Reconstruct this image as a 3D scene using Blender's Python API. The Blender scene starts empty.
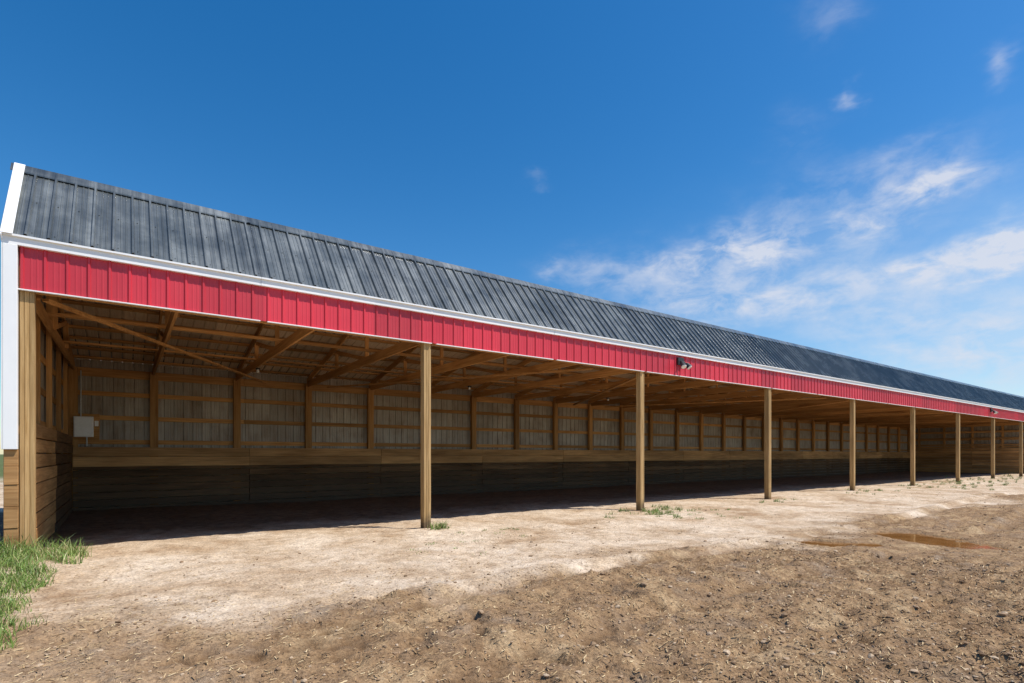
import bpy, math, random
import numpy as np
from mathutils import Vector
random.seed(7); rng=np.random.default_rng(7)
scene=bpy.context.scene
scene.view_settings.view_transform='Standard'
scene.view_settings.look='None'
scene.view_settings.exposure=0

# ---------------------------------------------------------------- node helpers
def new_mat(name):
    m=bpy.data.materials.new(name); m.use_nodes=True
    nt=m.node_tree; b=nt.nodes['Principled BSDF']
    return m,nt,b
def N(nt,t,**kw):
    n=nt.nodes.new(t)
    for k,v in kw.items():
        if k in n.inputs.keys(): n.inputs[k].default_value=v
        else: setattr(n,k,v)
    return n
def L(nt,a,b): nt.links.new(a,b)
def ramp(nt,fac,stops):
    r=nt.nodes.new('ShaderNodeValToRGB'); e=r.color_ramp.elements
    while len(e)<len(stops): e.new(0.5)
    for i,(p,c) in enumerate(stops):
        e[i].position=p; e[i].color=(c[0],c[1],c[2],1)
    L(nt,fac,r.inputs[0]); return r.outputs[0]
def mathn(nt,op,a,b=None,c=None,clamp=False):
    n=nt.nodes.new('ShaderNodeMath'); n.operation=op; n.use_clamp=clamp
    for i,v in enumerate((a,b,c)):
        if v is None: continue
        if isinstance(v,(int,float)): n.inputs[i].default_value=v
        else: L(nt,v,n.inputs[i])
    return n.outputs[0]
def mixc(nt,fac,a,b,mode='MIX'):
    n=nt.nodes.new('ShaderNodeMix'); n.data_type='RGBA'; n.blend_type=mode
    for i,v in ((0,fac),(6,a),(7,b)):
        if isinstance(v,(int,float)): n.inputs[i].default_value=v
        elif isinstance(v,tuple): n.inputs[i].default_value=(v[0],v[1],v[2],1)
        else: L(nt,v,n.inputs[i])
    return n.outputs[2]
def noise(nt,vec,scale,detail=4,rough=0.6,dist=0.0):
    n=N(nt,'ShaderNodeTexNoise'); n.inputs['Scale'].default_value=scale
    n.inputs['Detail'].default_value=detail; n.inputs['Roughness'].default_value=rough
    n.inputs['Distortion'].default_value=dist
    L(nt,vec,n.inputs['Vector']); return n.outputs['Fac']
def mapping(nt,vec,scale=(1,1,1),loc=(0,0,0)):
    m=nt.nodes.new('ShaderNodeMapping'); m.inputs['Scale'].default_value=scale; m.inputs['Location'].default_value=loc
    L(nt,vec,m.inputs['Vector']); return m.outputs[0]
def bump(nt,h,strength,dist,b):
    n=nt.nodes.new('ShaderNodeBump'); n.inputs['Strength'].default_value=strength; n.inputs['Distance'].default_value=dist
    L(nt,h,n.inputs['Height']); L(nt,n.outputs[0],b.inputs['Normal'])
def attr(nt,name):
    a=nt.nodes.new('ShaderNodeAttribute'); a.attribute_name=name; return a

def wood(name,c_dark,c_light,grain='x',dark_below=0.0,rough=0.8,ca=0.55):
    m,nt,b=new_mat(name)
    tc=nt.nodes.new('ShaderNodeTexCoord').outputs['Object']
    sc={'x':(1.2,28,28),'y':(28,1.2,28),'z':(28,28,1.2)}[grain]
    va=attr(nt,'var').outputs['Fac']
    cv=nt.nodes.new('ShaderNodeCombineXYZ'); 
    vv=mathn(nt,'MULTIPLY',va,37.0); L(nt,vv,cv.inputs[0]);L(nt,vv,cv.inputs[1]);L(nt,vv,cv.inputs[2])
    ad=nt.nodes.new('ShaderNodeVectorMath'); ad.operation='ADD'; L(nt,tc,ad.inputs[0]); L(nt,cv.outputs[0],ad.inputs[1])
    mp=mapping(nt,ad.outputs[0],sc)
    g=noise(nt,mp,1.0,4,0.65,0.6)
    col=ramp(nt,g,[(0.28,c_dark),(0.5,tuple((a+b_)/2 for a,b_ in zip(c_dark,c_light))),(0.72,c_light)])
    sc2={'x':(0.5,3,3),'y':(3,0.5,3),'z':(3,3,0.5)}[grain]
    g2=noise(nt,mapping(nt,tc,sc2),1.0,3,0.6)
    col=mixc(nt,ca,col,ramp(nt,g2,[(0.3,(0.5,0.45,0.40)),(0.7,(1.15,1.12,1.08))]),'MULTIPLY')
    col=mixc(nt,1.0,col,ramp(nt,va,[(0,(0.62,0.6,0.56)),(1,(1.18,1.14,1.06))]),'MULTIPLY')
    if dark_below>0:
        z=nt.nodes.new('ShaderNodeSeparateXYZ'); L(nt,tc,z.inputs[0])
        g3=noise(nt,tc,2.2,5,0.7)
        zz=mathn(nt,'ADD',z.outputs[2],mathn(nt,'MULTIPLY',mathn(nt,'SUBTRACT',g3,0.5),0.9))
        mr=N(nt,'ShaderNodeMapRange'); L(nt,zz,mr.inputs[0]); mr.inputs[1].default_value=dark_below; mr.inputs[2].default_value=0.0
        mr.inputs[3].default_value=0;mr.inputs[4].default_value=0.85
        col=mixc(nt,mr.outputs[0],col,(0.08,0.055,0.035))  # blends to dark brown towards the bottom, with a noisy edge
    L(nt,col,b.inputs['Base Color']); b.inputs['Roughness'].default_value=rough
    b.inputs['Specular IOR Level'].default_value=0.25
    bump(nt,g,0.35,0.004,b)
    return m

W={}
for ax in 'xyz':
    W['post'+ax]=wood('post_timber_'+ax,(0.38,0.235,0.095),(0.70,0.50,0.26),ax,0.35)
    W['frame'+ax]=wood('framing_lumber_'+ax,(0.41,0.195,0.065),(0.68,0.40,0.165),ax)
    W['plank'+ax]=wood('plank_weathered_'+ax,(0.085,0.048,0.024),(0.27,0.16,0.08),ax,0.9,ca=0.95)  # darker plank tone, deepening towards the bottom
    W['band'+ax]=wood('plank_light_'+ax,(0.40,0.215,0.085),(0.70,0.43,0.20),ax,ca=0.85)

def metal(name,col,rough,dust_sheen=0.3,dust_sheen_col=(0.3,0.3,0.3),metallic=0.0,pitch=0.9144,spec=0.5,axis=0,wavy=0.25,svr=0.18,sc=9.0,sz=0.9):
    m,nt,b=new_mat(name)
    tc=nt.nodes.new('ShaderNodeTexCoord').outputs['Object']
    s=nt.nodes.new('ShaderNodeSeparateXYZ'); L(nt,tc,s.inputs[0])
    sheet=mathn(nt,'FLOOR',mathn(nt,'DIVIDE',s.outputs[axis],pitch))
    wn=nt.nodes.new('ShaderNodeTexWhiteNoise'); wn.noise_dimensions='1D'; L(nt,sheet,wn.inputs['W'])
    sv=wn.outputs['Value']
    streak=noise(nt,mapping(nt,tc,(sc,sz,sz)),1.0,4,0.65)
    blot=noise(nt,tc,1.3,4,0.65)
    d=mathn(nt,'MULTIPLY',mathn(nt,'MULTIPLY',streak,blot),dust_sheen*4.0,clamp=True)
    d=mathn(nt,'POWER',d,1.6,clamp=True)
    c=mixc(nt,1.0,col,ramp(nt,sv,[(0,(1-svr,)*3),(1,(1+svr,)*3)]),'MULTIPLY')
    c=mixc(nt,mathn(nt,'MULTIPLY',d,min(1,dust_sheen*1.6)),c,dust_sheen_col)
    L(nt,c,b.inputs['Base Color'])
    r=mathn(nt,'ADD',mathn(nt,'MULTIPLY',blot,0.25),rough-0.1)
    L(nt,r,b.inputs['Roughness']); b.inputs['Metallic'].default_value=metallic
    b.inputs['Specular IOR Level'].default_value=spec
    wav=noise(nt,mapping(nt,tc,(3,1.6,1.6)),1.0,2,0.5)
    bump(nt,wav,wavy,0.03,b)
    return m
M_red=metal('red_painted_steel',(0.62,0.030,0.050),0.40,0.22,(0.62,0.22,0.22))
M_black=metal('black_painted_steel',(0.018,0.025,0.027),0.24,0.62,(0.22,0.235,0.23),spec=1.0,wavy=0.45,svr=0.4,sc=14.0,sz=0.35)  # grey streaks in the dust colour also paint in the roof's sheen
M_white=metal('white_trim_steel',(0.90,0.90,0.89),0.4,0.06,(0.7,0.67,0.6),svr=0.03)
M_galv=metal('galvanised_inner_face',(0.44,0.40,0.34),0.5,0.55,(0.17,0.105,0.055),metallic=0.2)
M_ceil=metal('ceiling_inner_face',(0.68,0.53,0.37),0.6,0.4,(0.34,0.21,0.10),metallic=0.0)

def flat(name,col,rough=0.6,metallic=0,nz=0.15):
    m,nt,b=new_mat(name)
    tc=nt.nodes.new('ShaderNodeTexCoord').outputs['Object']
    g=noise(nt,tc,14,4,0.6)
    c=mixc(nt,1.0,col,ramp(nt,g,[(0.3,(1-nz,)*3),(0.7,(1+nz,)*3)]),'MULTIPLY')
    L(nt,c,b.inputs['Base Color']); b.inputs['Roughness'].default_value=rough; b.inputs['Metallic'].default_value=metallic
    return m
M_dark=flat('dark_housing',(0.03,0.03,0.03),0.5)
M_box=flat('white_enclosure',(0.88,0.88,0.87),0.45,0,0.05)
M_glass=flat('frosted_lamp_glass',(0.88,0.88,0.85),0.15,0,0.05)
M_conduit=flat('conduit',(0.5,0.5,0.5),0.4,0.6)

# ---------------------------------------------------------------- mesh builder
class MB:
    def __init__(s): s.v=[];s.f=[];s.m=[];s.var=[];s.mats=[]
    def mi(s,mat):
        if mat not in s.mats: s.mats.append(mat)
        return s.mats.index(mat)
    def face(s,pts,mat,var=0.5):
        i=len(s.v); s.v+= [tuple(p) for p in pts]; s.f.append(tuple(range(i,i+len(pts)))); s.m.append(s.mi(mat)); s.var.append(var)
    def box(s,x0,x1,y0,y1,z0,z1,mat,var=None):
        if var is None: var=random.random()
        i=len(s.v)
        s.v+=[(x,y,z) for z in (z0,z1) for y in (y0,y1) for x in (x0,x1)]
        for q in ((0,2,3,1),(4,5,7,6),(0,1,5,4),(1,3,7,5),(3,2,6,7),(2,0,4,6)):
            s.f.append(tuple(i+k for k in q)); s.m.append(s.mi(mat)); s.var.append(var)
    def beam(s,p0,p1,w,h,mat,up=(0,0,1),var=None):
        if var is None: var=random.random()
        p0=Vector(p0);p1=Vector(p1); d=(p1-p0).normalized(); up=Vector(up)
        sd=d.cross(up).normalized(); u=sd.cross(d).normalized()
        i=len(s.v)
        for p in (p0,p1):
            for a,b in ((-1,-1),(1,-1),(1,1),(-1,1)):
                s.v.append(tuple(p+sd*a*w/2+u*b*h/2))
        for q in ((0,3,2,1),(4,5,6,7),(0,1,5,4),(1,2,6,5),(2,3,7,6),(3,0,4,7)):
            s.f.append(tuple(i+k for k in q)); s.m.append(s.mi(mat)); s.var.append(var)
    def cyl(s,p0,p1,r0,r1,mat,n=14,caps=True,var=0.5):
        p0=Vector(p0);p1=Vector(p1); d=(p1-p0).normalized()
        a=d.orthogonal().normalized(); b=d.cross(a)
        i=len(s.v)
        for p,r in ((p0,r0),(p1,r1)):
            for k in range(n):
                t=2*math.pi*k/n; s.v.append(tuple(p+(a*math.cos(t)+b*math.sin(t))*r))
        for k in range(n):
            k2=(k+1)%n; s.f.append((i+k,i+k2,i+n+k2,i+n+k)); s.m.append(s.mi(mat)); s.var.append(var)
        if caps:
            s.f.append(tuple(i+k for k in range(n))[::-1]); s.m.append(s.mi(mat)); s.var.append(var)
            s.f.append(tuple(i+n+k for k in range(n))); s.m.append(s.mi(mat)); s.var.append(var)
    def ribbed(s,s0,s1,fb,ft,nrm,mat,off=0.0,pitch=0.2286,rh=0.022,segs=1,minor=0.004):
        prof=[]
        n=int(math.ceil((s1-s0)/pitch)); nrm=Vector(nrm)
        for k in range(n):
            b=s0+k*pitch
            for ds,h in ((0,0),(0.012,rh),(0.034,rh),(0.046,0),(0.100,0),(0.106,minor),(0.118,minor),(0.124,0),(0.160,0),(0.166,minor),(0.178,minor),(0.184,0)):
                if b+ds<s1: prof.append((b+ds,h))
        prof.append((s1,0))
        i=len(s.v); m=segs+1
        for q,h in prof:
            a=Vector(fb(q)); c=Vector(ft(q))
            for j in range(m): s.v.append(tuple(a.lerp(c,j/segs)+nrm*(h+off)))
        for k in range(len(prof)-1):
            for j in range(segs):
                s.f.append((i+k*m+j,i+(k+1)*m+j,i+(k+1)*m+j+1,i+k*m+j+1)); s.m.append(s.mi(mat)); s.var.append(0.5)
    def build(s,name,parent=None,smooth=False,bev=0):
        me=bpy.data.meshes.new(name); me.from_pydata(s.v,[],s.f)
        for m in s.mats: me.materials.append(m)
        me.polygons.foreach_set('material_index',s.m)
        a=me.attributes.new('var','FLOAT','FACE'); a.data.foreach_set('value',s.var)
        if smooth: me.polygons.foreach_set('use_smooth',[True]*len(s.f))
        me.update()
        o=bpy.data.objects.new(name,me); scene.collection.objects.link(o)
        if parent: o.parent=parent
        if bev:
            md=o.modifiers.new('bevel','BEVEL'); md.width=bev; md.segments=1; md.limit_method='ANGLE'
        return o

# ---------------------------------------------------------------- terrain
tab=rng.random((256,256))
def vn(x,y):
    xi=np.floor(x).astype(int); yi=np.floor(y).astype(int); fx=x-xi; fy=y-yi
    fx=fx*fx*(3-2*fx); fy=fy*fy*(3-2*fy)
    a=tab[xi%256,yi%256];b=tab[(xi+1)%256,yi%256];c=tab[xi%256,(yi+1)%256];d=tab[(xi+1)%256,(yi+1)%256]
    return (a*(1-fx)+b*fx)*(1-fy)+(c*(1-fx)+d*fx)*fy
def fbm(x,y,o=4,g=0.5):
    r=0;a=1;t=0
    for k in range(o):
        cs,sn=math.cos(0.6*k),math.sin(0.6*k)
        r=r+a*vn((x*cs-y*sn)*2**k+17.3*k,(x*sn+y*cs)*2**k+9.1*k); t+=a; a*=g
    return r/t
def sstep(a,b,x):
    t=np.clip((x-a)/(b-a),0,1); return t*t*(3-2*t)
def churn_mask(x,y):
    n=(fbm(x*0.45+3,y*0.45+8,5,0.62)-0.5)*5.0
    m=1-sstep(-5.1,-3.7,y+n)
    m=m*(0.6+0.4*sstep(-3.5,1.5,x+(fbm(x*0.7,y*0.7,3)-0.5)*3))
    return m
PUD=[(np.array([9.55,-5.15]),np.array([10.0,-5.6]),0.20),(np.array([11.6,-5.5]),np.array([11.1,-6.7]),0.42)]
def seg_d(x,y,A,B):
    d=B-A; t=np.clip(((x-A[0])*d[0]+(y-A[1])*d[1])/(d@d),0,1)
    return np.hypot(x-A[0]-t*d[0],y-A[1]-t*d[1])
def terr(x,y):
    x=np.asarray(x,float);y=np.asarray(y,float)
    far=np.exp(-((np.hypot(x-5,y+5)/60)**2))
    h=(fbm(x*0.25+5,y*0.25+2,3)-0.5)*0.12*far
    h+=0.42*np.exp(-(((x+2.2)/1.25)**2+((y+0.5)/1.5)**2))
    c=churn_mask(x,y)
    rid=1-np.abs(2*fbm(x*2.3,y*2.3,4,0.6)-1)
    h+=c*((rid-0.7)*0.10+(fbm(x*7+4,y*7+1,4,0.62)-0.5)*0.085)*far
    hp=vn(x*5.1+31,y*5.1+12)*vn(x*4.3+3,y*4.3+77)
    h-=c*0.06*sstep(0.50,0.66,hp)*far
    h+=(1-c)*((fbm(x*1.5,y*1.5,3)-0.5)*0.06+(fbm(x*9,y*9,4,0.65)-0.5)*0.030)*far
    for off in (0.0,1.7):
        cy=-4.9-off+0.25*np.sin(x*0.35)+0.03*x
        h-=0.06*np.exp(-((y-cy)/0.16)**2)*sstep(0,3,x)*far*(0.6+0.8*fbm(x*3,y*3,2))
        h+=0.035*np.exp(-((y-cy-0.3)/0.12)**2)*sstep(0,3,x)*far
    nz=(fbm(x*2.6,y*2.6,4,0.6)-0.5)*0.75
    for A,B,r in PUD:
        dd=seg_d(x,y,A,B)+nz
        k=sstep(r,r+1.4,dd)
        h=h*(k*0.95+0.05)-0.085*(1-sstep(r*0.7,r+0.25,dd))
    return h

xs=np.concatenate([-np.geomspace(3000,5,50)[:-1],np.arange(-5,8,0.033),8+np.cumsum(np.linspace(0.033,0.27,300)),np.geomspace(56,3000,35)])
ys=np.concatenate([-np.geomspace(3000,9,45)[:-1],np.arange(-9,-2.5,0.030),np.arange(-2.5,2.5,0.06),np.geomspace(2.6,3000,60)])
xs=np.unique(xs);ys=np.unique(ys)
X,Y=np.meshgrid(xs,ys); Z=terr(X,Y); C=churn_mask(X,Y)
nx,ny=len(xs),len(ys)
me=bpy.data.meshes.new('ground')
co=np.stack([X.ravel(),Y.ravel(),Z.ravel()],1)
idx=np.arange(nx*ny).reshape(ny,nx)
q=np.stack([idx[:-1,:-1].ravel(),idx[:-1,1:].ravel(),idx[1:,1:].ravel(),idx[1:,:-1].ravel()],1)
me.vertices.add(len(co)); me.vertices.foreach_set('co',co.ravel())
me.loops.add(q.size); me.loops.foreach_set('vertex_index',q.ravel().astype(np.int32))
me.polygons.add(len(q)); me.polygons.foreach_set('loop_start',np.arange(0,q.size,4,dtype=np.int32))
me.polygons.foreach_set('use_smooth',np.ones(len(q),dtype=bool))
a=me.attributes.new('churn','FLOAT','POINT'); a.data.foreach_set('value',C.ravel().astype(np.float32))
me.update(calc_edges=True)
ground=bpy.data.objects.new('ground',me); scene.collection.objects.link(ground)

m,nt,b=new_mat('dirt_ground')
tc=nt.nodes.new('ShaderNodeTexCoord').outputs['Object']
ch=attr(nt,'churn').outputs['Fac']
sep=nt.nodes.new('ShaderNodeSeparateXYZ'); L(nt,tc,sep.inputs[0])
n1=noise(nt,tc,0.6,5,0.7,0.3); n2=noise(nt,tc,5,5,0.72); n3=noise(nt,tc,38,4,0.75); n4=noise(nt,tc,1.7,5,0.72,0.5)
light=ramp(nt,n1,[(0.34,(0.36,0.24,0.145)),(0.48,(0.54,0.415,0.295)),(0.62,(0.66,0.545,0.425))])
dark=ramp(nt,n4,[(0.3,(0.145,0.082,0.040)),(0.5,(0.31,0.195,0.105)),(0.7,(0.50,0.36,0.215))])
cf=mathn(nt,'ADD',ch,mathn(nt,'MULTIPLY',mathn(nt,'SUBTRACT',n4,0.52),1.8),clamp=True)
col=mixc(nt,cf,light,dark)
col=mixc(nt,0.85,col,ramp(nt,n2,[(0.28,(0.58,0.52,0.46)),(0.5,(0.98,0.97,0.95)),(0.72,(1.22,1.22,1.2))]),'MULTIPLY')
col=mixc(nt,0.85,col,ramp(nt,n3,[(0.32,(0.45,0.40,0.35)),(0.5,(1.0,1.0,1.0)),(0.68,(1.45,1.42,1.3))]),'MULTIPLY')
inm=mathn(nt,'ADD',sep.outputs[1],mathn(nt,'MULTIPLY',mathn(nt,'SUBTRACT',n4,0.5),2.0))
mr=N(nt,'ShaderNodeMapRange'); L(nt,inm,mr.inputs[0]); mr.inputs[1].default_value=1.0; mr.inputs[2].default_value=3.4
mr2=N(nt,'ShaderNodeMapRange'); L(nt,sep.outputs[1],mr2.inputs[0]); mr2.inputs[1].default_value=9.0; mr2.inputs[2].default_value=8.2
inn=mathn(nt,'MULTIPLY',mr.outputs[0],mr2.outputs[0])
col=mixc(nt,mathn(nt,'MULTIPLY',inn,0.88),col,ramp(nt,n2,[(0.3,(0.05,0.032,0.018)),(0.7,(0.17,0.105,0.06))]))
ds=mathn(nt,'ABSOLUTE',sep.outputs[1]); 
mr3=N(nt,'ShaderNodeMapRange'); L(nt,ds,mr3.inputs[0]); mr3.inputs[1].default_value=25; mr3.inputs[2].default_value=40
col=mixc(nt,mr3.outputs[0],col,ramp(nt,n1,[(0.3,(0.07,0.10,0.03)),(0.7,(0.14,0.16,0.06))]))
dz=N(nt,'ShaderNodeMapRange'); L(nt,sep.outputs[2],dz.inputs[0]); dz.inputs[1].default_value=-0.025; dz.inputs[2].default_value=-0.07
dz.inputs[3].default_value=0; dz.inputs[4].default_value=0.6
col=mixc(nt,mathn(nt,'MULTIPLY',dz.outputs[0],ch),col,(0.14,0.078,0.036))
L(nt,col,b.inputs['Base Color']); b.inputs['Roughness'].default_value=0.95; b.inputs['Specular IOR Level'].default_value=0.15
hh=mathn(nt,'ADD',mathn(nt,'MULTIPLY',n3,0.5),n2)
bs=mathn(nt,'ADD',mathn(nt,'MULTIPLY',ch,0.5),0.5)
bn=nt.nodes.new('ShaderNodeBump'); bn.inputs['Distance'].default_value=0.04; L(nt,bs,bn.inputs['Strength']); L(nt,hh,bn.inputs['Height']); L(nt,bn.outputs[0],b.inputs['Normal'])
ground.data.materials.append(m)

# puddle
mp_,nt,b=new_mat('muddy_water')
b.inputs['Roughness'].default_value=0.06
tc=nt.nodes.new('ShaderNodeTexCoord').outputs['Object']
g=noise(nt,tc,3,3,0.5); L(nt,ramp(nt,g,[(0.3,(0.19,0.08,0.02)),(0.7,(0.31,0.155,0.055))]),b.inputs['Base Color'])
bump(nt,noise(nt,tc,9,2,0.5),0.04,0.01,b)
mb=MB()
for A,B,r in PUD:
    c=(A+B)/2; ln=np.linalg.norm(B-A); d=(B-A)/ln; p=np.array([-d[1],d[0]])
    pts=[]
    for k in range(40):
        t=2*math.pi*k/40; w=c+d*math.cos(t)*(ln/2+r+0.55)+p*math.sin(t)*(r+0.5); pts.append((w[0],w[1],-0.042-0.0005*r))
    mb.face(pts,mp_)
mb.build('mud_puddle')

# ---------------------------------------------------------------- shelter
root=bpy.data.objects.new('cattle_shelter',None); scene.collection.objects.link(root)
X0=-1.20; XE=54.1; BK=8.27
P1=4.75; S=6.15
EY,EZ=-0.12,4.27; RY,RZ=0.95,5.57; KY,KZ=8.75,3.86
def roofz(y):
    return EZ+(RZ-EZ)*(y-EY)/(RY-EY) if y<RY else RZ+(KZ-RZ)*(y-RY)/(KY-RY)
nf=Vector((0,-(RZ-EZ),(RY-EY))).normalized(); nb=Vector((0,(RZ-KZ),(KY-RY))).normalized()
mb=MB()
mb.ribbed(X0-0.10,XE+0.10,lambda s:(s,EY,EZ+0.01),lambda s:(s,RY,RZ),nf,M_black,segs=3,rh=0.038,minor=0.007)
mb.ribbed(X0-0.10,XE+0.10,lambda s:(s,KY,KZ),lambda s:(s,RY,RZ),nb,M_black,segs=3)
d_=Vector((0,RY-EY,RZ-EZ))
for fr_ in (0.06,0.5,0.93):
    x=X0-0.10+0.08
    while x<26:
        p=Vector((x,EY,EZ+0.01))+d_*fr_
        mb.cyl(p+nf*0.001,p+nf*0.010,0.008,0.006,M_black,6); x+=0.2286
mb.build('roof_sheets',root)
mb=MB()
mb.ribbed(X0-0.02,XE+0.02,lambda s:(s,EY+0.05,EZ),lambda s:(s,RY,RZ-0.03),nf,M_ceil,off=-0.012)
mb.ribbed(X0-0.02,XE+0.02,lambda s:(s,KY,KZ),lambda s:(s,RY,RZ-0.03),nb,M_ceil,off=-0.012)
mb.build('roof_underside',root)
mb=MB()
x=X0-0.12
while x<XE+0.11:
    x1=min(x+3.05,XE+0.12); o=random.uniform(0.040,0.046)
    pk=Vector((0,RY,RZ))+Vector((0,0,o+0.012))
    a_=pk+Vector((0,EY-RY,EZ-RZ)).normalized()*0.17; c_=pk+Vector((0,KY-RY,KZ-RZ)).normalized()*0.17
    for p,q_ in ((a_,pk),(pk,c_)):
        mb.face([(x,p.y,p.z),(x1+0.05,p.y,p.z),(x1+0.05,q_.y,q_.z),(x,q_.y,q_.z)],M_black)
    mb.face([(x,a_.y,a_.z),(x1+.05,a_.y,a_.z),(x1+.05,a_.y,a_.z-0.02),(x,a_.y,a_.z-0.02)],M_black)
    x=x1
mb.build('ridge_cap',root)
mb=MB()
mb.ribbed(X0+0.09,XE+0.05,lambda s:(s,-0.075,3.60),lambda s:(s,-0.075,4.16),(0,-1,0),M_red,rh=0.020,minor=0.003)
mb.build('red_fascia',root)
mb=MB()
x=X0-0.08
while x<XE+0.09:
    x1=min(x+3.05,XE+0.1); e=random.uniform(0,0.004)
    mb.box(x,x1-0.004,-0.135-e,-0.052,4.150,4.275,M_white,0.5)
    mb.box(x,x1-0.004,-0.165-e,-0.135-e,4.25,4.275,M_white,0.5)
    mb.box(x+0.1,x1-0.004,-0.098-e,-0.050,3.588,3.602,M_white,0.5)
    x=x1
mb.build('eave_trim',root)
mb=MB()
for xs_,sg in ((X0-0.075,1),(XE+0.115,-1)):
    for (p,q_) in (((EY-0.03,EZ-0.02),(RY,RZ+0.03)),((RY,RZ+0.03),(KY,KZ+0.02))):
        n_=Vector((0,-(q_[1]-p[1]),q_[0]-p[0])).normalized()
        mb.beam((xs_,p[0],p[1]-0.07),(xs_,q_[0],q_[1]-0.07),0.012,0.17,M_white,var=0.5)
        mb.beam((xs_+sg*0.05,p[0]+n_.y*0.055,p[1]+n_.z*0.055-0.02),(xs_+sg*0.05,q_[0]+n_.y*0.055,q_[1]+n_.z*0.055-0.02),0.12,0.01,M_white,up=n_,var=0.5)
mb.box(-1.265,-1.125,-0.145,-0.05,1.52,4.147,M_white,0.5)
mb.box(-1.280,-1.267,-0.145,0.12,1.52,4.147,M_white,0.5)
mb.box(XE-0.02,XE+0.13,-0.148,-0.05,0.25,4.147,M_white,0.5)
mb.build('corner_trim',root,bev=0.004)

# posts
mb=MB()
posts=[P1+S*k for k in range(8)]
for k,px in enumerate(posts):
    for j in range(3):
        e=random.uniform(-0.003,0.003)
        mb.box(px-0.076+j*0.051,px-0.076+(j+1)*0.051-0.003,-0.045+e,0.105+e,-0.4,3.95,W['postz'],0.3+0.6*random.random())
for j in range(3):
    mb.box(-1.118+j*0.05,-1.118+(j+1)*0.05-0.002,-0.035,0.12,-0.2,4.0,W['postz'],0.3+0.6*random.random())
mb.box(XE-0.17,XE-0.025,-0.035,0.115,-0.4,4.0,W['postz'])
mb.build('front_posts',root,bev=0.004)

mb=MB()
x=X0+0.08
while x<XE-0.05:
    x1=min(x+S,XE-0.03)
    mb.box(x,x1-0.003,-0.060,-0.049,3.61,3.90,W['framex'])
    mb.box(x,x1-0.003,0.108,0.146,3.61,3.90,W['framex'])
    x=x1
trx=[]
tx=P1-S
while tx<XE-0.3:
    if tx>X0+0.3: trx.append(tx)
    tx+=S/3
trx=[X0+0.12]+trx+[XE-0.12]
for t in trx:
    j=lambda:random.uniform(-0.02,0.02)
    mb.beam((t+j(),0.15,3.72+j()),(t+j(),BK-0.02,3.70+j()),0.045,0.19,W['framey'])
    mb.beam((t,-0.02,roofz(-0.02)-0.17),(t,RY-0.01,RZ-0.19),0.04,0.14,W['framey'])
    mb.beam((t,RY,RZ-0.17),(t,BK+0.3,roofz(BK+0.3)-0.15),0.04,0.16,W['framey'])
    for ya,yb in ((1.0,1.0),(1.0,3.3),(3.3,3.3),(3.3,5.6),(5.6,5.6)):
        zt=roofz(yb)-0.26
        if ya==yb: mb.beam((t+0.043,ya,3.74),(t+0.043,yb,zt),0.038,0.09,W['framez'],up=(1,0,0))
        else: mb.beam((t+0.043,ya,3.76),(t+0.043,yb,zt),0.09,0.038,W['framey'],up=(1,0,0))
def purlin(y,x0,x1):
    z=roofz(y)-0.062
    x=x0
    while x<x1-0.001:
        xe=min(x+S*2/3,x1); jj=random.uniform(-0.015,0.015)
        mb.beam((x,y+jj,z),(xe-0.002,y+jj,z),0.09,0.042,W['framex'],up=nb if y>RY else nf); x=xe
for y in [0.25,0.6]+list(np.arange(1.3,8.4,0.62)): purlin(y,X0+0.05,XE-0.05)
for y in (2.6,5.4): 
    x=X0+0.06
    while x<XE-0.06:
        x1=min(x+4.1,XE-0.05); mb.beam((x,y,3.845),(x1-0.002,y,3.845),0.14,0.038,W['framex']); x=x1
for a_ in range(0,9):
    xa=X0+0.3+a_*S
    if xa+5>XE: break
    if a_%2==0: mb.beam((xa,0.4,3.60),(xa+4.3,7.9,3.58),0.09,0.036,W['framey'])
    else: mb.beam((xa+4.3,0.4,3.60),(xa,7.9,3.58),0.09,0.036,W['framey'])
mb.build('roof_framing',root)

mb=MB()
mb.ribbed(X0,XE,lambda s:(s,BK+0.16,-0.3),lambda s:(s,BK+0.16,roofz(BK+0.16)-0.01),(0,1,0),M_galv,off=-0.006)
mb.build('back_wall_inner_sheet',root)
mb=MB()
mb.ribbed(X0,XE,lambda s:(s,BK+0.16,-0.3),lambda s:(s,BK+0.16,roofz(BK+0.16)-0.01),(0,1,0),M_red,off=0.003)
ylo,yhi=-0.05,BK+0.17
mb.ribbed(ylo,yhi,lambda s:(X0-0.055,s,-0.2),lambda s:(X0-0.055,s,roofz(s)-0.03),(-1,0,0),M_red,off=0.003,rh=0.012)
mb.ribbed(ylo,yhi,lambda s:(XE+0.07,s,-0.2),lambda s:(XE+0.07,s,roofz(s)-0.03),(1,0,0),M_red,off=0.003)
mb.build('outer_wall_cladding',root)
mb=MB()
mb.ribbed(ylo,yhi,lambda s:(X0-0.055,s,-0.2),lambda s:(X0-0.055,s,roofz(s)-0.03),(-1,0,0),M_galv,off=-0.006,rh=0.012)
mb.ribbed(ylo,yhi,lambda s:(XE+0.07,s,-0.2),lambda s:(XE+0.07,s,roofz(s)-0.03),(1,0,0),M_galv,off=-0.006)
mb.build('end_wall_inner_sheet',root)

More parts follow.
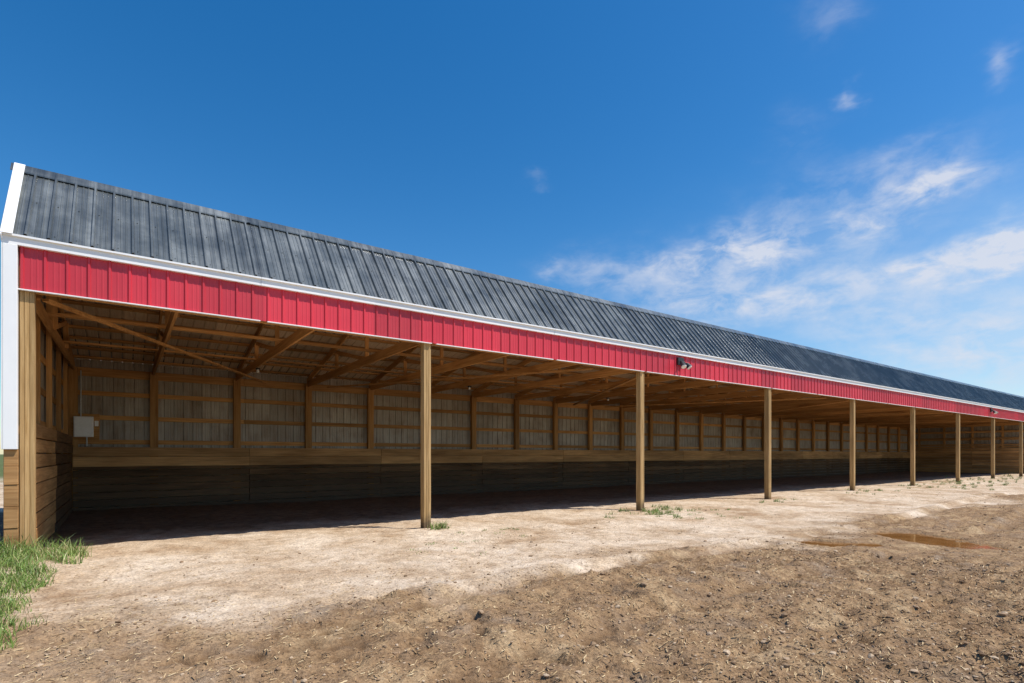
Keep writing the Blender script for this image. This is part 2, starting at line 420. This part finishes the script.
mb=MB()
for t in trx:
    w=0.095
    mb.box(t-w,t+w,BK-0.02,BK+0.11,-0.3,3.68,W['framez'])
for z in (3.60,3.05,2.42,1.78):
    x=X0
    while x<XE-0.001:
        x1=min(x+S*2/3,XE); hz=0.11 if z>3.5 else 0.06
        mb.box(x,x1-0.003,BK+0.112,BK+0.150,z-hz,z+hz,W['framex']); x=x1
for xe,sg in ((X0,1),(XE,-1)):
    for y in (0.75,2.3,4.1,5.9,7.6):
        xa,xb=sorted((xe-sg*0.02,xe+sg*0.06))
        mb.box(xa,xb,y-0.07,y+0.07,-0.2,roofz(y)-0.2,W['framez'])
    for z in (2.0,2.6,3.2,3.8):
        xa,xb=sorted((xe-sg*0.045,xe-sg*0.022)); mb.box(xa,xb,0.13,BK+0.1,z-0.06,z+0.06,W['framey'])
mb.build('wall_framing',root,bev=0.003)

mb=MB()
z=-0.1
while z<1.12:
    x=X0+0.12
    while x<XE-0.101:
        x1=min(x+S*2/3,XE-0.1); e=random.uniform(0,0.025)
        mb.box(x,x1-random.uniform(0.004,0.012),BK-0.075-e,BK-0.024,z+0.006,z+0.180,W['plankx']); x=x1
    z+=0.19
for z0,z1 in ((1.13,1.385),(1.392,1.64)):
    x=X0+0.12
    while x<XE-0.101:
        x1=min(x+S*2/3,XE-0.1); e=random.uniform(0,0.015)
        mb.box(x,x1-0.006,BK-0.115-e,BK-0.024,z0,z1,W['bandx'],0.4+0.6*random.random()); x=x1
for k,z in enumerate(np.arange(-0.1,1.75,0.225)):
    for xe,sg in ((X0,1),(XE,-1)):
        for ya,yb in ((0.20,4.1),(4.105,BK-0.15)):
            e=random.uniform(0,0.04); xa,xb=sorted((xe+sg*0.062,xe+sg*(0.10+e)))
            mb.box(xa,xb,ya-random.uniform(0,0.06)*(ya<1),yb,z+0.006,z+0.215,W['bandy'] if ya<1 or sg<0 else W['planky'])
for z in (2.1,2.6,3.1): mb.box(XE-0.10,XE-0.063,0.2,BK-0.2,z,z+0.14,W['bandy'])
for k,(z0,z1) in enumerate(((0.2,0.5),(0.505,0.78),(0.785,1.06),(1.065,1.30),(1.305,1.518))):
    mb.box(-1.262,-1.122,-0.10-0.01*(k%2),-0.05,z0,z1,W['bandx'])
mb.build('plank_lining',root,bev=0.004)

mb=MB()
for x in (-1.55,-4.0,-6.4): mb.box(x-0.06,x+0.06,0.10,0.22,-0.3,1.6,W['postz'])
for z in (0.45,0.75,1.05,1.35):
    mb.box(-6.6,-1.40,0.058,0.097,z,z+0.16,W['bandx'])
mb.build('wooden_fence',bev=0.004)

mb=MB()
bx,bz=-0.86,2.16; by=BK+0.02
mb.box(bx-0.26,bx+0.32,by-0.045,by-0.022,bz-0.34,bz+0.34,W['framex'],0.4)
mb.box(bx-0.20,bx+0.20,by-0.15,by-0.047,bz-0.26,bz+0.26,M_box)
mb.box(bx-0.185,bx+0.185,by-0.162,by-0.151,bz-0.245,bz+0.245,M_box)
mb.box(bx+0.22,bx+0.30,by-0.09,by-0.047,bz+0.02,bz+0.16,M_box)
mb.cyl((bx-0.06,by-0.09,bz+0.26),(bx-0.06,by-0.09,3.6),0.016,0.016,M_conduit)
mb.cyl((bx+0.06,by-0.09,bz-0.26),(bx+0.06,by-0.09,1.66),0.016,0.016,M_conduit)
mb.build('electrical_box',bev=0.006)

for fx in (12.35,40.7):
    mb=MB(); y=-0.098; z=3.93
    mb.box(fx-0.12,fx+0.12,y-0.05,y,z-0.04,z+0.16,M_dark)
    mb.cyl((fx,y-0.05,z+0.05),(fx,y-0.10,z+0.05),0.03,0.03,M_dark)
    for sg in (-1,1):
        p=Vector((fx+sg*0.03,y-0.09,z+0.05)); q_=Vector((fx+sg*0.09,y-0.15,z-0.01)); r=Vector((fx+sg*0.12,y-0.23,z-0.12))
        mb.cyl(p,q_,0.018,0.018,M_dark); mb.cyl(q_,r,0.045,0.085,M_dark,18)
        d_=(r-q_).normalized(); mb.cyl(r,r+d_*0.02,0.075,0.06,M_glass,18)
    mb.build('floodlight')
for x_,y_ in ((P1-S/3,5.2),(P1+S*2/3,5.2),(P1+S*5/3,5.2)):
    mb=MB(); z=3.605
    mb.box(x_-0.045,x_+0.045,y_-0.045,y_+0.045,z-0.035,z,M_dark)
    prof=[(0.02,-0.035),(0.02,-0.05),(0.032,-0.07),(0.036,-0.09),(0.028,-0.108),(0.010,-0.116)]
    for (r0,z0),(r1,z1) in zip(prof[:-1],prof[1:]): mb.cyl((x_,y_,z+z0),(x_,y_,z+z1),r0,r1,M_glass,14,caps=False)
    mb.build('light_bulb',smooth=True)

# ---------------------------------------------------------------- ground litter
def mesh_from(name,v,f,mat,var):
    me=bpy.data.meshes.new(name); me.from_pydata(v,[],f); me.materials.append(mat)
    a=me.attributes.new('var','FLOAT','FACE'); a.data.foreach_set('value',var); me.update()
    o=bpy.data.objects.new(name,me); scene.collection.objects.link(o); return o
ms,nt,b=new_mat('straw'); va=attr(nt,'var').outputs['Fac']
L(nt,ramp(nt,va,[(0,(0.22,0.125,0.055)),(0.5,(0.44,0.30,0.145)),(1,(0.70,0.54,0.31))]),b.inputs['Base Color']); b.inputs['Roughness'].default_value=0.8
def scatter(n,xr,yr,bias=1.8):
    x=rng.uniform(xr[0],xr[1],n); y=yr[0]+(yr[1]-yr[0])*rng.random(n)**bias
    return x,y
def sc2(n):
    xa,ya=scatter(int(n*0.7),(-4,9),(-8.6,-0.6),1.6); xb,yb=scatter(int(n*0.3),(8,26),(-9,-0.6))
    return np.concatenate([xa,xb]),np.concatenate([ya,yb])
x,y=sc2(70000); keep=rng.random(len(x))<(0.28+0.72*churn_mask(x,y))*(0.2+1.4*fbm(x*1.1,y*1.1,3))
x,y=x[keep],y[keep]; z=terr(x,y); k_=z>-0.040; x,y,z=x[k_],y[k_],z[k_]
v=[];f=[];var=[]
for i in range(len(x)):
    l=random.uniform(0.007,0.028)*(1.8 if random.random()<0.06 else 1); w=random.uniform(0.0012,0.004); t=random.uniform(0,math.pi); tl=random.uniform(-0.25,0.25)
    dx,dy=math.cos(t)*l,math.sin(t)*l; wx,wy=-math.sin(t)*w,math.cos(t)*w; k=len(v); zz=z[i]+0.006
    v+=[(x[i]-dx-wx,y[i]-dy-wy,zz-l*tl),(x[i]+dx-wx,y[i]+dy-wy,zz+l*tl),(x[i]+dx+wx,y[i]+dy+wy,zz+l*tl+0.002),(x[i]-dx+wx,y[i]-dy+wy,zz-l*tl+0.002)]
    f.append((k,k+1,k+2,k+3)); var.append(random.random())
mesh_from('straw',v,f,ms,var)
mc,nt,b=new_mat('dirt_clods'); va=attr(nt,'var').outputs['Fac']
tc=nt.nodes.new('ShaderNodeTexCoord').outputs['Object']
cc=mixc(nt,0.7,ramp(nt,va,[(0,(0.17,0.10,0.05)),(0.6,(0.36,0.235,0.135)),(1,(0.56,0.42,0.28))]),ramp(nt,noise(nt,tc,60,4),[(0.3,(0.6,)*3),(0.7,(1.2,)*3)]),'MULTIPLY')
L(nt,cc,b.inputs['Base Color']); b.inputs['Roughness'].default_value=0.95
import bmesh
bm=bmesh.new(); bmesh.ops.create_icosphere(bm,subdivisions=1,radius=1); iv=[tuple(q.co) for q in bm.verts]; ifc=[tuple(w.index for w in q.verts) for q in bm.faces]; bm.free()
x,y=sc2(40000); keep=rng.random(len(x))<(0.16+0.84*churn_mask(x,y))*(0.05+1.6*fbm(x*0.9+30,y*0.9,3)**1.3)
x,y=x[keep],y[keep]; z=terr(x,y); k_=z>-0.040; x,y,z=x[k_],y[k_],z[k_]; v=[];f=[];var=[]
for i in range(len(x)):
    r=min(0.030,0.0045+random.expovariate(1/0.0043)); k=len(v); vr=random.random()
    sx,sy,sz=[random.uniform(0.6,1.5) for _ in range(3)]
    for q_ in iv:
        jj=random.uniform(0.65,1.3); v.append((x[i]+q_[0]*r*jj*sx,y[i]+q_[1]*r*jj*sy,z[i]+q_[2]*r*jj*sz*0.6+r*0.15))
    for t in ifc: f.append((k+t[0],k+t[1],k+t[2])); var.append(vr)
mesh_from('dirt_clods',v,f,mc,var)

# ---------------------------------------------------------------- grass
mg,nt,b=new_mat('grass_blades'); va=attr(nt,'var').outputs['Fac']
L(nt,ramp(nt,va,[(0,(0.08,0.155,0.022)),(0.5,(0.17,0.275,0.05)),(0.8,(0.30,0.36,0.10)),(1,(0.52,0.43,0.22))]),b.inputs['Base Color']); b.inputs['Roughness'].default_value=0.5
def blades(v,f,var,cx,cy,n,rad,hmin,hmax,lean=0.5,w0=0.005):
    R=rad*np.sqrt(rng.random(n)); T=rng.uniform(0,6.283,n); BX=cx+R*np.cos(T); BY=cy+R*np.sin(T); BZ=terr(BX,BY)-0.01
    for i in range(n):
        bx_,by_,bz_,r=float(BX[i]),float(BY[i]),float(BZ[i]),float(R[i])
        h=random.uniform(hmin,hmax)*(1-0.4*r/rad); a_=random.uniform(0,6.283); ln=random.uniform(0.1,lean)*h
        wa=random.uniform(0,6.283); w=w0*random.uniform(0.6,1.4); k=len(v)
        for s_ in (0,0.35,0.7,1.0):
            px=bx_+math.cos(a_)*ln*s_**2; py=by_+math.sin(a_)*ln*s_**2; pz=bz_+h*(s_-0.25*(ln/h)*s_**2); ww=w*(1-s_)**0.6
            v.append((px-math.cos(wa)*ww,py-math.sin(wa)*ww,pz)); v.append((px+math.cos(wa)*ww,py+math.sin(wa)*ww,pz))
        vr=random.random()
        for q_ in range(3): f.append((k+2*q_,k+2*q_+1,k+2*q_+3,k+2*q_+2)); var.append(vr)
v=[];f=[];var=[]
for _ in range(1000):
    cx=random.uniform(-3.6,-0.5); cy=random.uniform(-4.6,-0.15)
    edge=-0.80-0.10*sstep(-1.5,-0.3,cy)+0.08*math.sin(cy*3.1)+0.06*math.sin(cy*9)
    if cx>edge: continue
    near=min(1,(edge-cx)/0.45)
    blades(v,f,var,cx,cy,random.randint(22,50),random.uniform(0.07,0.2),0.06+0.05*near,random.uniform(0.12,0.22+0.3*near),0.9,0.0045)
for _ in range(22): blades(v,f,var,random.uniform(-1.25,-0.5),random.uniform(-0.75,0.3),40,0.14,0.12,0.40,0.9)
mesh_from('grass',v,f,mg,var)
def weed(cx,cy,n,rad,h):
    v=[];f=[];var=[]
    for _ in range(n): 
        blades(v,f,var,cx+random.gauss(0,rad),cy+random.gauss(0,rad*0.6),random.randint(14,30),random.uniform(0.04,0.14),h*0.4,h,1.2,0.006)
    mesh_from('weeds',v,f,mg,var)
weed(4.97,-0.12,7,0.12,0.28); weed(5.6,-1.0,8,0.6,0.08)
weed(10.9,-0.5,38,0.6,0.20); weed(11.2,-1.4,22,0.9,0.10); weed(4.4,-1.9,8,0.5,0.06); weed(17,-0.5,10,0.6,0.14)
weed(23,-0.3,14,1.0,0.16); weed(29.5,-1.0,30,1.6,0.22); weed(35.5,-0.7,34,1.8,0.26); weed(41,-0.6,26,1.8,0.26); weed(47,-0.6,24,1.6,0.26)

# ---------------------------------------------------------------- camera
F=542.0; HOR=454.0; YAW=math.atan2(759.0,F)
cam=bpy.data.cameras.new('camera'); co_=bpy.data.objects.new('camera',cam); scene.collection.objects.link(co_)
cam.sensor_width=36; cam.lens=F/1024*36; cam.shift_y=(HOR-341.5)/1024; cam.clip_end=8000; cam.clip_start=0.05
co_.location=(0,-9.5,1.46); co_.rotation_euler=(math.radians(90),0,-(math.pi/2-YAW))
scene.camera=co_

# ---------------------------------------------------------------- light
ld=Vector((-1.5,1.62,-3.6)).normalized()
el=math.asin(-ld.z); rot=math.atan2(-ld.x,-ld.y)
sun=bpy.data.lights.new('sun','SUN'); so=bpy.data.objects.new('sun',sun); scene.collection.objects.link(so)
sun.energy=5.0; sun.angle=math.radians(0.53); sun.color=(1.0,0.95,0.87)
so.rotation_euler=ld.to_track_quat('-Z','Y').to_euler(); so.location=(20,-20,40)

# ---------------------------------------------------------------- world sky
w=bpy.data.worlds.new('World'); scene.world=w; w.use_nodes=True; nt=w.node_tree
bg=nt.nodes['Background']; bg.inputs[1].default_value=0.148
sky=nt.nodes.new('ShaderNodeTexSky'); sky.sky_type='NISHITA'; sky.sun_disc=False
sky.sun_elevation=el; sky.sun_rotation=rot%(2*math.pi); sky.air_density=1.0; sky.dust_density=0.4; sky.ozone_density=2.5
tc=nt.nodes.new('ShaderNodeTexCoord').outputs['Generated']
sp=nt.nodes.new('ShaderNodeSeparateXYZ'); L(nt,tc,sp.inputs[0])
az=mathn(nt,'ARCTAN2',sp.outputs[1],sp.outputs[0]); ev=mathn(nt,'ARCSINE',sp.outputs[2])
nd=noise(nt,mapping(nt,tc,(1,1,2.2)),9.0,4,0.6); nd2=noise(nt,mapping(nt,tc,(1,1,2.2),(3,1,2)),9.0,4,0.6)
azw=mathn(nt,'ADD',az,mathn(nt,'MULTIPLY',mathn(nt,'SUBTRACT',nd,0.5),0.13))
evw=mathn(nt,'ADD',ev,mathn(nt,'MULTIPLY',mathn(nt,'SUBTRACT',nd2,0.5),0.11))
def pix(px,py):
    a_=(px-512)/F; u=(HOR-py)/F
    wx=a_*math.sin(YAW)+math.cos(YAW); wy=-a_*math.cos(YAW)+math.sin(YAW)
    return math.atan2(wy,wx),math.atan2(u,math.hypot(wx,wy))
def blobsum(blobs):
    tot=None
    for px,py,sx,sy,a_ in blobs:
        A,E=pix(px,py); A1,_=pix(px+sx,py); _,E1=pix(px,py-sy); sa=abs(A1-A)+1e-4; se=abs(E1-E)+1e-4
        u=mathn(nt,'DIVIDE',mathn(nt,'SUBTRACT',azw,A),sa); vv=mathn(nt,'DIVIDE',mathn(nt,'SUBTRACT',evw,E),se)
        r2=mathn(nt,'ADD',mathn(nt,'MULTIPLY',u,u),mathn(nt,'MULTIPLY',vv,vv))
        g=mathn(nt,'MULTIPLY',mathn(nt,'EXPONENT',mathn(nt,'MULTIPLY',r2,-0.9)),a_)
        tot=g if tot is None else mathn(nt,'ADD',tot,g)
    return tot
tot=blobsum([(925,188,46,21,1.3),(748,250,50,21,1.15),(856,230,30,18,1.0),(950,262,66,20,1.15),(1012,250,34,13,0.95),(668,268,46,19,0.8),(800,294,120,24,0.7),
 (1012,58,14,20,0.4),(853,96,10,7,0.35),(836,12,24,24,0.2),(995,345,95,40,0.85),(880,330,70,26,0.5),(592,275,34,14,0.35),(556,274,12,7,0.3),(700,308,100,22,0.4),(800,140,30,24,0.12),(540,181,9,5,0.10),(900,160,60,16,0.3),(820,200,50,16,0.3)])
haze=blobsum([(900,290,300,80,0.32),(1040,345,170,75,0.42)])
fine=noise(nt,mapping(nt,tc,(1,1,2.0)),16.0,7,0.62,0.3)
fr=N(nt,'ShaderNodeMapRange'); L(nt,fine,fr.inputs[0]); fr.inputs[1].default_value=0.36; fr.inputs[2].default_value=0.62
dens=mathn(nt,'MULTIPLY',tot,mathn(nt,'ADD',mathn(nt,'MULTIPLY',fr.outputs[0],0.92),0.16),clamp=True)
hs=nt.nodes.new('ShaderNodeHueSaturation'); hs.inputs['Saturation'].default_value=1.40; L(nt,sky.outputs[0],hs.inputs['Color'])
col=mixc(nt,haze,hs.outputs[0],(3.6,4.8,6.0))
col=mixc(nt,mathn(nt,'MULTIPLY',dens,0.85),col,(4.9,5.1,5.7))
L(nt,col,bg.inputs[0])
